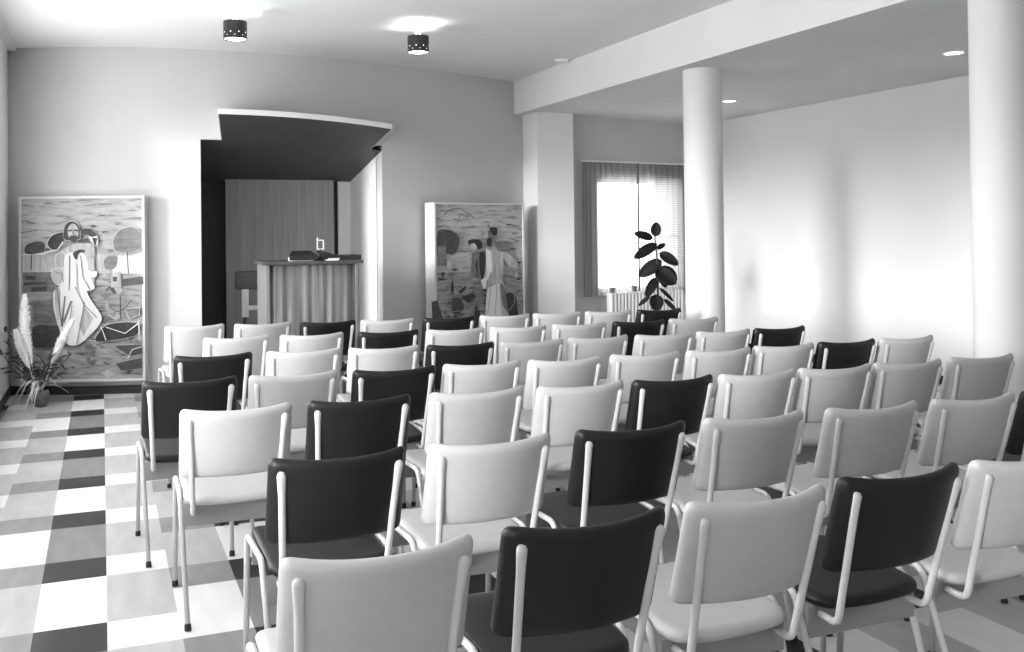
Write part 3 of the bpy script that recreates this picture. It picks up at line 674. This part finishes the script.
pp = thing('dried_arrangement', 'pampas plumes and trailing strap leaves in a round pot by the corner', 'plant', (-0.51, 8.52, 0))
bm = bmesh.new(); lathe(bm, [(0, 0), (0.045, 0), (0.070, 0.045), (0.076, 0.085), (0.064, 0.13), (0.052, 0.135), (0.05, 0.125), (0, 0.12)], c=(0.01, 0, 0), n=32); o = link('pot', bm, M_pot, pp)
def plume(pts, rmax, L0, name='plume'):
    P = [Vector(p) for p in pts]; bm = bmesh.new(); rnd = random.Random(int(rmax * 1e4))
    N = 26; path = [P[0].lerp(P[1], t) if t <= 1 else P[1].lerp(P[2], t - 1) for t in [2 * i / N for i in range(N + 1)]]
    rad = [max(0.003, rmax * 0.55 * math.sin(PI * (0.04 + 0.93 * i / N)) ** 0.8) for i in range(N + 1)]
    tube(bm, path, rad, n=8)
    for k in range(900):
        i = rnd.randint(0, N - 1); p = path[i].lerp(path[i + 1], rnd.random()); ax = (path[i + 1] - path[i]).normalized()
        d = Vector((rnd.gauss(0, 1), rnd.gauss(0, 1), rnd.gauss(0, 1))); d = (d - ax * d.dot(ax)).normalized()
        o_ = d * rad[i] * 0.8; l = rmax * rnd.uniform(0.7, 1.25) * (0.35 + rad[i] / (rmax * 0.55) * 0.65)
        tip = p + o_ + d * l * 0.55 + ax * l * 0.8; sd = ax.cross(d) * rnd.uniform(0.003, 0.006)
        a_, b_, c_ = bm.verts.new(p + o_ * 0.6 + sd), bm.verts.new(p + o_ * 0.6 - sd), bm.verts.new(tip)
        m_ = bm.verts.new(p + o_ * 0.6 + ax * 0.008)
        bm.faces.new((a_, b_, c_)); bm.faces.new((b_, m_, c_)); bm.faces.new((m_, a_, c_))
    return link(name, bm, M_plume, pp, smooth=False)
def stalk(pts, r, m, name, parent=None):
    bm = bmesh.new(); tube(bm, fillet(pts, 0.2, 6), r, n=6); return link(name, bm, m, parent or pp)
o = plume([(-0.055, -0.01, 0.36), (-0.105, -0.01, 0.66), (-0.105, 0.0, 0.93)], 0.050, 1); stalk([(0, 0, 0.12), (-0.04, 0, 0.25), (-0.06, -0.01, 0.40)], 0.005, M_straw, 'plume_stem', o)
o = plume([(-0.07, -0.04, 0.33), (-0.13, -0.04, 0.50), (-0.17, -0.05, 0.65)], 0.045, 1); stalk([(0, 0, 0.12), (-0.04, -0.03, 0.22), (-0.075, -0.04, 0.36)], 0.005, M_straw, 'plume_stem', o)
o = plume([(0.10, -0.03, 0.36), (0.17, -0.03, 0.53), (0.27, -0.03, 0.72)], 0.042, 1); stalk([(0.02, 0, 0.12), (0.06, -0.02, 0.24), (0.11, -0.03, 0.39)], 0.006, M_straw, 'plume_stem', o)
rnd = random.Random(21)
def arch(bm, p0, p1, h, w, tail=0.0, n=9):
    p0, p1 = Vector(p0), Vector(p1); G = []
    sd = (p1 - p0).cross(Vector((0, 0, 1)));
    sd = sd.normalized() if sd.length > 1e-4 else Vector((1, 0, 0))
    for i in range(n + 1):
        s = i / n; p = p0.lerp(p1, s) + Vector((0, 0, h * 4 * s * (1 - s) * (1 + 0.4 * (0.5 - s)))); ww = w * (1 - s * 0.85) / 2
        G.append([bm.verts.new(p - sd * ww), bm.verts.new(p + sd * ww), bm.verts.new(p + Vector((0, 0, 0.002)))])
    for a_, b_ in zip(G, G[1:]):
        for i in range(3): bm.faces.new((a_[i], b_[i], b_[(i + 1) % 3], a_[(i + 1) % 3]))
for k in range(24):
    bm = bmesh.new(); an = rnd.uniform(0.75 * PI, 1.45 * PI) if k < 18 else rnd.uniform(-0.4, 0.8); L = rnd.uniform(0.10, 0.24)
    arch(bm, (rnd.uniform(-0.04, 0.02), rnd.uniform(-0.04, 0.03), 0.14), (L * math.cos(an), L * math.sin(an) * 0.8 - 0.02, rnd.uniform(0.01, 0.16) if k < 18 else rnd.uniform(0.1, 0.2)), rnd.uniform(0.04, 0.12), 0.023)
    link('strap_leaf', bm, M_strap, pp, smooth=False)
for k in range(20):
    bm = bmesh.new(); an = rnd.uniform(-0.25, PI + 0.25); r = rnd.uniform(0.10, 0.30); h = rnd.uniform(0.28, 0.62)
    p1 = Vector((r * math.cos(an), rnd.uniform(-0.05, 0.10), h)); p0 = Vector((rnd.uniform(-0.03, 0.03), rnd.uniform(-0.02, 0.03), 0.13))
    tube(bm, [p0, p0.lerp(p1, 0.5) + Vector((rnd.uniform(-0.02, 0.02), 0, 0.02)), p1], [0.003, 0.0025, 0.0015], n=5)
    for j in range(5):
        q_ = p0.lerp(p1, 0.4 + 0.14 * j); d = Vector((rnd.uniform(-1, 1), rnd.uniform(-0.6, 0.3), rnd.uniform(-0.2, 0.8))).normalized()
        leaf(bm, q_, q_ + d * rnd.uniform(0.05, 0.10), rnd.uniform(0.007, 0.016), (rnd.uniform(-0.5, 0.5), -1, 0.4), n=5, m=3)
    link('dried_stalk', bm, M_dark_leaf, pp, smooth=False)
for (x, z0, z1) in ((-0.29, 0.30, 0.47), (-0.25, 0.5, 0.66)):
    bm = bmesh.new(); tube(bm, [(-0.02, 0, 0.14), (x * 0.6, 0, z0), (x, -0.01, z1)], [0.003, 0.003, 0.002], n=5)
    lathe(bm, [(0, -0.03), (0.014, -0.012), (0.016, 0.004), (0.008, 0.022), (0, 0.03)], c=(x, -0.01, z1), n=10); link('seed_head', bm, M_dark_leaf, pp)

# ------------------------------------------------------------------ chairs
def pad(w, h, T, rc, bend, nu=(16, 14), re=0.022, bulge=0.0):
    """upholstered slab: rounded outline w x 2h (half sizes), thickness T with soft edges; bend(x, z, t) -> position"""
    def axis(half, n):
        inner = [half - d for d in (0, 0.0012, 0.005, 0.011, 0.02, 0.034)]
        k = max(3, n - 6); a = list(inner) + [inner[-1] * (1 - 2 * (i + 1) / (k + 1)) for i in range(k)] + [-v for v in reversed(inner)]
        return sorted(set(round(v, 6) for v in a))
    X, Z = axis(w, nu[0]), axis(h, nu[1]); bm = bmesh.new(); S = {}
    for side in (1, -1):
        for i, x in enumerate(X):
            for j, z in enumerate(Z):
                e = min(w - abs(x), h - abs(z)); edge = e < 1e-6
                hf = T / 2 * math.sqrt(max(0.0, 1 - (1 - min(e, re) / re) ** 2)) + bulge * (1 - (x / w) ** 2) * (1 - (z / h) ** 2)
                px, pz = x, z; cx, cz = w - rc, h - rc; dx, dz = abs(x) - cx, abs(z) - cz
                if dx > 0 and dz > 0:
                    m = max(dx, dz); l = math.hypot(dx, dz)
                    px = math.copysign(cx + dx / l * m, x); pz = math.copysign(cz + dz / l * m, z)
                if edge and side == -1: S[(side, i, j)] = S[(1, i, j)]; continue
                S[(side, i, j)] = bm.verts.new(bend(px, pz, side * hf))
    for side in (1, -1):
        for i in range(len(X) - 1):
            for j in range(len(Z) - 1):
                f = [S[(side, i, j)], S[(side, i + 1, j)], S[(side, i + 1, j + 1)], S[(side, i, j + 1)]]
                if len(set(f)) < 3: continue
                try: bm.faces.new(f if side == 1 else f[::-1])
                except ValueError: pass
    return bm
BH, BC, LEAN, CUR = 0.124, 0.669, 0.30, 1.15
def bendback(x, z, t):
    # centre of the back; it leans towards the rear and wraps round the sitter
    y = -0.272 - LEAN * z + CUR * x * x; Z = BC + z + 0.013 * (abs(x) / 0.2) ** 2.5 * (1 if z > 0 else 0) * (z / BH if z > 0 else 0)
    return Vector((x, y + t * 0.96, Z + t * 0.28))
def backsurf(x, z): return -0.272 - LEAN * z + CUR * x * x
def bendseat(x, y, t):
    yy = y + 0.034 - 0.016 * (1 - (x / 0.19) ** 2) * (1 if y < 0 else 0) * (-y / 0.2 if y < 0 else 0)
    z = 0.458 - 0.010 * (1 - (x / 0.19) ** 2) * 0.6 + 0.012 * (y / 0.2) - (0.02 * ((y - 0.12) / 0.08) ** 2 if y > 0.12 else 0)
    return Vector((x, yy, z + t))
chair_mesh = {}
def make_chair(col):
    t = thing('stacking_chair', '', 'chair', (0, 0, 0), 0, 'tubular chairs in rows facing the lectern')
    cm_ = M_pale if col == 'w' else M_black
    if not chair_mesh:
        chair_mesh['seat'] = link('seat', pad(0.182, 0.205, 0.034, 0.055, bendseat, bulge=0.004), cm_, t, smooth='all')
        chair_mesh['backrest'] = link('backrest', pad(0.202, BH, 0.038, 0.023, bendback, bulge=0.003), cm_, t, smooth='all')
        for s in (-1, 1):
            # back upright with flattened top, hooked forward under the seat
            xt, xb = s * 0.170, s * 0.152; zt = BC + BH - 0.036; yt = backsurf(xt, zt - BC) - 0.024
            pts = fillet([(xt, yt, zt), (xt - s * 0.004, yt + 0.018, zt - 0.06), (xb, -0.198, 0.404), (xb * 0.99, -0.132, 0.408)], 0.03, 6)
            pts = [pts[0]] + [pts[0].lerp(pts[1], k / 4) for k in range(1, 4)] + pts[1:]
            pts = [Vector((xt, yt + 0.005, zt + 0.011)), Vector((xt, yt + 0.002, zt + 0.008))] + pts
            rad = [0.0045, 0.0075] + [0.0098] * (len(pts) - 2)
            fl = [(1.3, 0.6)] + [(1 + 0.38 * max(0.0, 1 - (zt - p.z) / 0.10) ** 1.3, 1 - 0.3 * max(0.0, 1 - max(0.0, zt - p.z) / 0.10)) for p in pts[1:]]
            bm = bmesh.new(); tube(bm, pts, rad, n=10, flat=fl); o = link('back_tube', bm, M_tube, t, smooth='all')
            # screw boss fixing the tube to the pad
            bm = bmesh.new(); tube(bm, [(xt, yt + 0.002, zt - 0.004), (xt, yt + 0.018, zt - 0.004)], 0.006, n=8); link('fixing_screw', bm, M_tube, o)
            x = s * 0.193
            for part, P in (('front', [(x, 0.03, 0.458), (x, 0.205, 0.452), (x + s * 0.002, 0.235, 0.0)]), ('rear', [(x, 0.03, 0.458), (x, -0.085, 0.462), (x - s * 0.017, -0.232, 0.0)])):
                bm = bmesh.new(); tube(bm, fillet(P, 0.045, 7), 0.0098, n=10); lg = link('leg', bm, M_tube, t, smooth='all')
                e, d = Vector(P[2]), (Vector(P[1]) - Vector(P[2])).normalized()
                bm = bmesh.new(); tube(bm, [e, e + d * 0.005, e + d * 0.020, e + d * 0.025], [0.0112, 0.0125, 0.0118, 0.0104], n=12); link('rubber_foot', bm, M_rubber, lg)
        for y, z0, z1 in ((-0.128, 0.345, 0.428), (0.15, 0.37, 0.425)):
            bm = bmesh.new(); box(bm, -0.186, 0.186, y - 0.003, y + 0.003, z0, z1, bev=0.001)
            box(bm, -0.186, 0.186, y, y + 0.02, z0, z0 + 0.004); o = link('seat_rail', bm, M_rail, t, smooth=False)
        chair_mesh['root'] = t
    return t
proto = make_chair('w')
black_seat = chair_mesh['seat'].data.copy(); black_seat.materials[0] = M_black
black_back = chair_mesh['backrest'].data.copy(); black_back.materials[0] = M_black
ROWS = [
 [('w', 0.578, 6.913, 2.3), ('w', 1.044, 6.863, 1.1), ('b', 1.497, 6.786, -0.4), ('w', 1.927, 6.739, -1.3), ('b', 2.383, 6.69, -1.6), ('w', 2.827, 6.681, -2.0), ('w', 3.253, 6.657, -2.2), ('w', 3.679, 6.632, -1.2), ('b', 4.105, 6.588, -0.0)],
 [('w', 0.754, 6.068, 1.5), ('w', 1.214, 6.019, 0.5), ('b', 1.698, 5.97, -0.1), ('w', 2.133, 5.914, -0.2), ('w', 2.57, 5.885, -1.0), ('w', 3.015, 5.867, -1.6), ('b', 3.463, 5.846, -1.4), ('w', 3.908, 5.851, -0.9)],
 [('b', 0.534, 5.27, -0.0), ('w', 1.012, 5.247, -1.4), ('w', 1.452, 5.197, -2.2), ('b', 1.878, 5.152, -1.0), ('w', 2.304, 5.128, -0.1), ('w', 2.73, 5.13, 1.0), ('w', 3.156, 5.091, 0.9), ('w', 3.582, 5.091, 1.6), ('b', 4.008, 5.093, 1.8)],
 [('b', 0.342, 4.457, 1.1), ('w', 0.795, 4.443, 0.3), ('b', 1.256, 4.403, 0.3), ('w', 1.698, 4.408, -0.2), ('w', 2.124, 4.37, -0.6), ('w', 2.579, 4.374, -0.5), ('w', 3.009, 4.356, 0.6), ('w', 3.435, 4.369, 1.0), ('b', 3.861, 4.365, 1.0), ('w', 4.287, 4.361, 1.2)],
 [('w', 0.452, 3.725, -0.9), ('b', 0.909, 3.715, -0.2), ('w', 1.38, 3.701, 0.7), ('w', 1.821, 3.667, 1.4), ('b', 2.25, 3.647, 1.2), ('w', 2.676, 3.63, -0.1), ('w', 3.102, 3.627, -0.9), ('w', 3.528, 3.623, -1.2), ('w', 3.991, 3.619, -1.6)],
 [('b', 0.62, 2.878, 0.3), ('w', 1.088, 2.876, 0.7), ('b', 1.581, 2.875, 0.0), ('w', 2.058, 2.872, -0.4), ('w', 2.546, 2.847, -0.8), ('w', 3.009, 2.834, -0.1), ('b', 3.459, 2.834, -0.1)],
 [('w', 0.508, 2.07, 0.1), ('b', 0.98, 2.084, 0.6), ('w', 1.439, 2.093, 1.3), ('b', 1.914, 2.127, 1.1), ('w', 2.364, 2.127, 0.6)],
]
ORD = ['first', 'second', 'third', 'fourth', 'fifth', 'sixth', 'seventh', 'eighth', 'ninth', 'tenth']
first = True
for ri, row in enumerate(ROWS):
    rw = 'front row before the lectern' if ri == 0 else ('back row behind all others' if ri == 6 else ORD[ri] + ' row from the lectern')
    for ci, (c, x, y, a_) in enumerate(row):
        o = proto if first else copy_tree(proto)
        first = False
        o.location = (x, y, 0); o.rotation_euler = (0, 0, math.radians(a_))
        o['label'] = '%s vinyl chair, %s from the tiled aisle in the %s' % ('black' if c == 'b' else 'pale', ORD[ci], rw)
        if c == 'b':
            for ch in o.children:
                n_ = ch.name.split('.')[0]
                if n_ == 'seat': ch.data = black_seat
                elif n_ == 'backrest': ch.data = black_back

# ------------------------------------------------------------------ daylight, world, camera
w = bpy.data.worlds.new('sky'); sc.world = w; w.use_nodes = True
nt = w.node_tree; bg = nt.nodes['Background']
bg.inputs['Color'].default_value = (1, 1, 1, 1); bg.inputs['Strength'].default_value = 8.0
tc = nt.nodes.new('ShaderNodeTexCoord'); sx = nt.nodes.new('ShaderNodeSeparateXYZ'); nt.links.new(tc.outputs['Generated'], sx.inputs[0])
mr = nt.nodes.new('ShaderNodeMapRange'); mr.interpolation_type = 'SMOOTHSTEP'      # brighter sky on the side of the aisle window
mr.inputs['From Min'].default_value = 0.35; mr.inputs['From Max'].default_value = 0.9; mr.inputs['To Min'].default_value = 7.2; mr.inputs['To Max'].default_value = 15.0
nt.links.new(sx.outputs['Y'], mr.inputs['Value']); mg = nt.nodes.new('ShaderNodeMapRange'); mg.interpolation_type = 'SMOOTHSTEP'      # sunlit pale ground outside
mg.inputs['From Min'].default_value = 0.0; mg.inputs['From Max'].default_value = -0.35; mg.inputs['To Min'].default_value = 0.0; mg.inputs['To Max'].default_value = 0.8
nt.links.new(sx.outputs['Z'], mg.inputs['Value'])
ad = nt.nodes.new('ShaderNodeMath'); ad.operation = 'ADD'; nt.links.new(mr.outputs[0], ad.inputs[0]); nt.links.new(mg.outputs[0], ad.inputs[1])
nt.links.new(ad.outputs[0], bg.inputs['Strength'])
sl = bpy.data.lights.new('low_hazy_sun', 'SUN'); sl.energy = 5.0; sl.angle = math.radians(12)
so = bpy.data.objects.new('low_hazy_sun', sl); C.objects.link(so)
so.rotation_euler = Vector((math.cos(math.radians(25)), math.sin(math.radians(25)), -0.12)).to_track_quat('-Z', 'Y').to_euler()
so.location = (-4, 2, 3)
def portal(loc, rot, sx, sy):
    l = bpy.data.lights.new('window_portal', 'AREA'); l.shape = 'RECTANGLE'; l.size = sx; l.size_y = sy; l.cycles.is_portal = True
    o = bpy.data.objects.new('window_portal', l); C.objects.link(o); o.location = loc; o.rotation_euler = rot
for a_, b_ in BAYS:
    portal((XL - 0.19, (a_ + b_) / 2, (LZ0 + LZ1) / 2), (0, -PI / 2, 0), LZ1 - LZ0, b_ - a_)
portal(((WX0 + WX1) / 2, ay(6.0) + 0.25, (WZ0 + WZ1) / 2), (-PI / 2, 0, 0), WX1 - WX0 + 0.05, WZ1 - WZ0)

cam = bpy.data.cameras.new('camera'); co = bpy.data.objects.new('camera', cam); C.objects.link(co)
cam.sensor_width = 36.0; cam.lens = 933.98 / 1024 * 36; cam.shift_x = (512 - 447) / 1024; cam.shift_y = (221.145 - 326) / 1024
cam.clip_start = 0.02
R0 = Vector((0.9379360, -0.3466482, -0.0105371)); R1 = Vector((-0.0061109, 0.0138591, -0.9998853)); R2 = Vector((0.3467545, 0.9378928, 0.0108806))
m = Matrix.Identity(4)
for i in range(3):
    m[i][0] = R0[i]; m[i][1] = -R1[i]; m[i][2] = -R2[i]
m[0][3], m[1][3], m[2][3] = -0.01008, 0.0, 1.42872
co.matrix_world = m
sc.camera = co
sc.view_settings.view_transform = 'Standard'; sc.view_settings.look = 'None'
sc.view_settings.gamma = 1.0; sc.view_settings.use_curve_mapping = False
sc.view_settings.exposure = 0.12
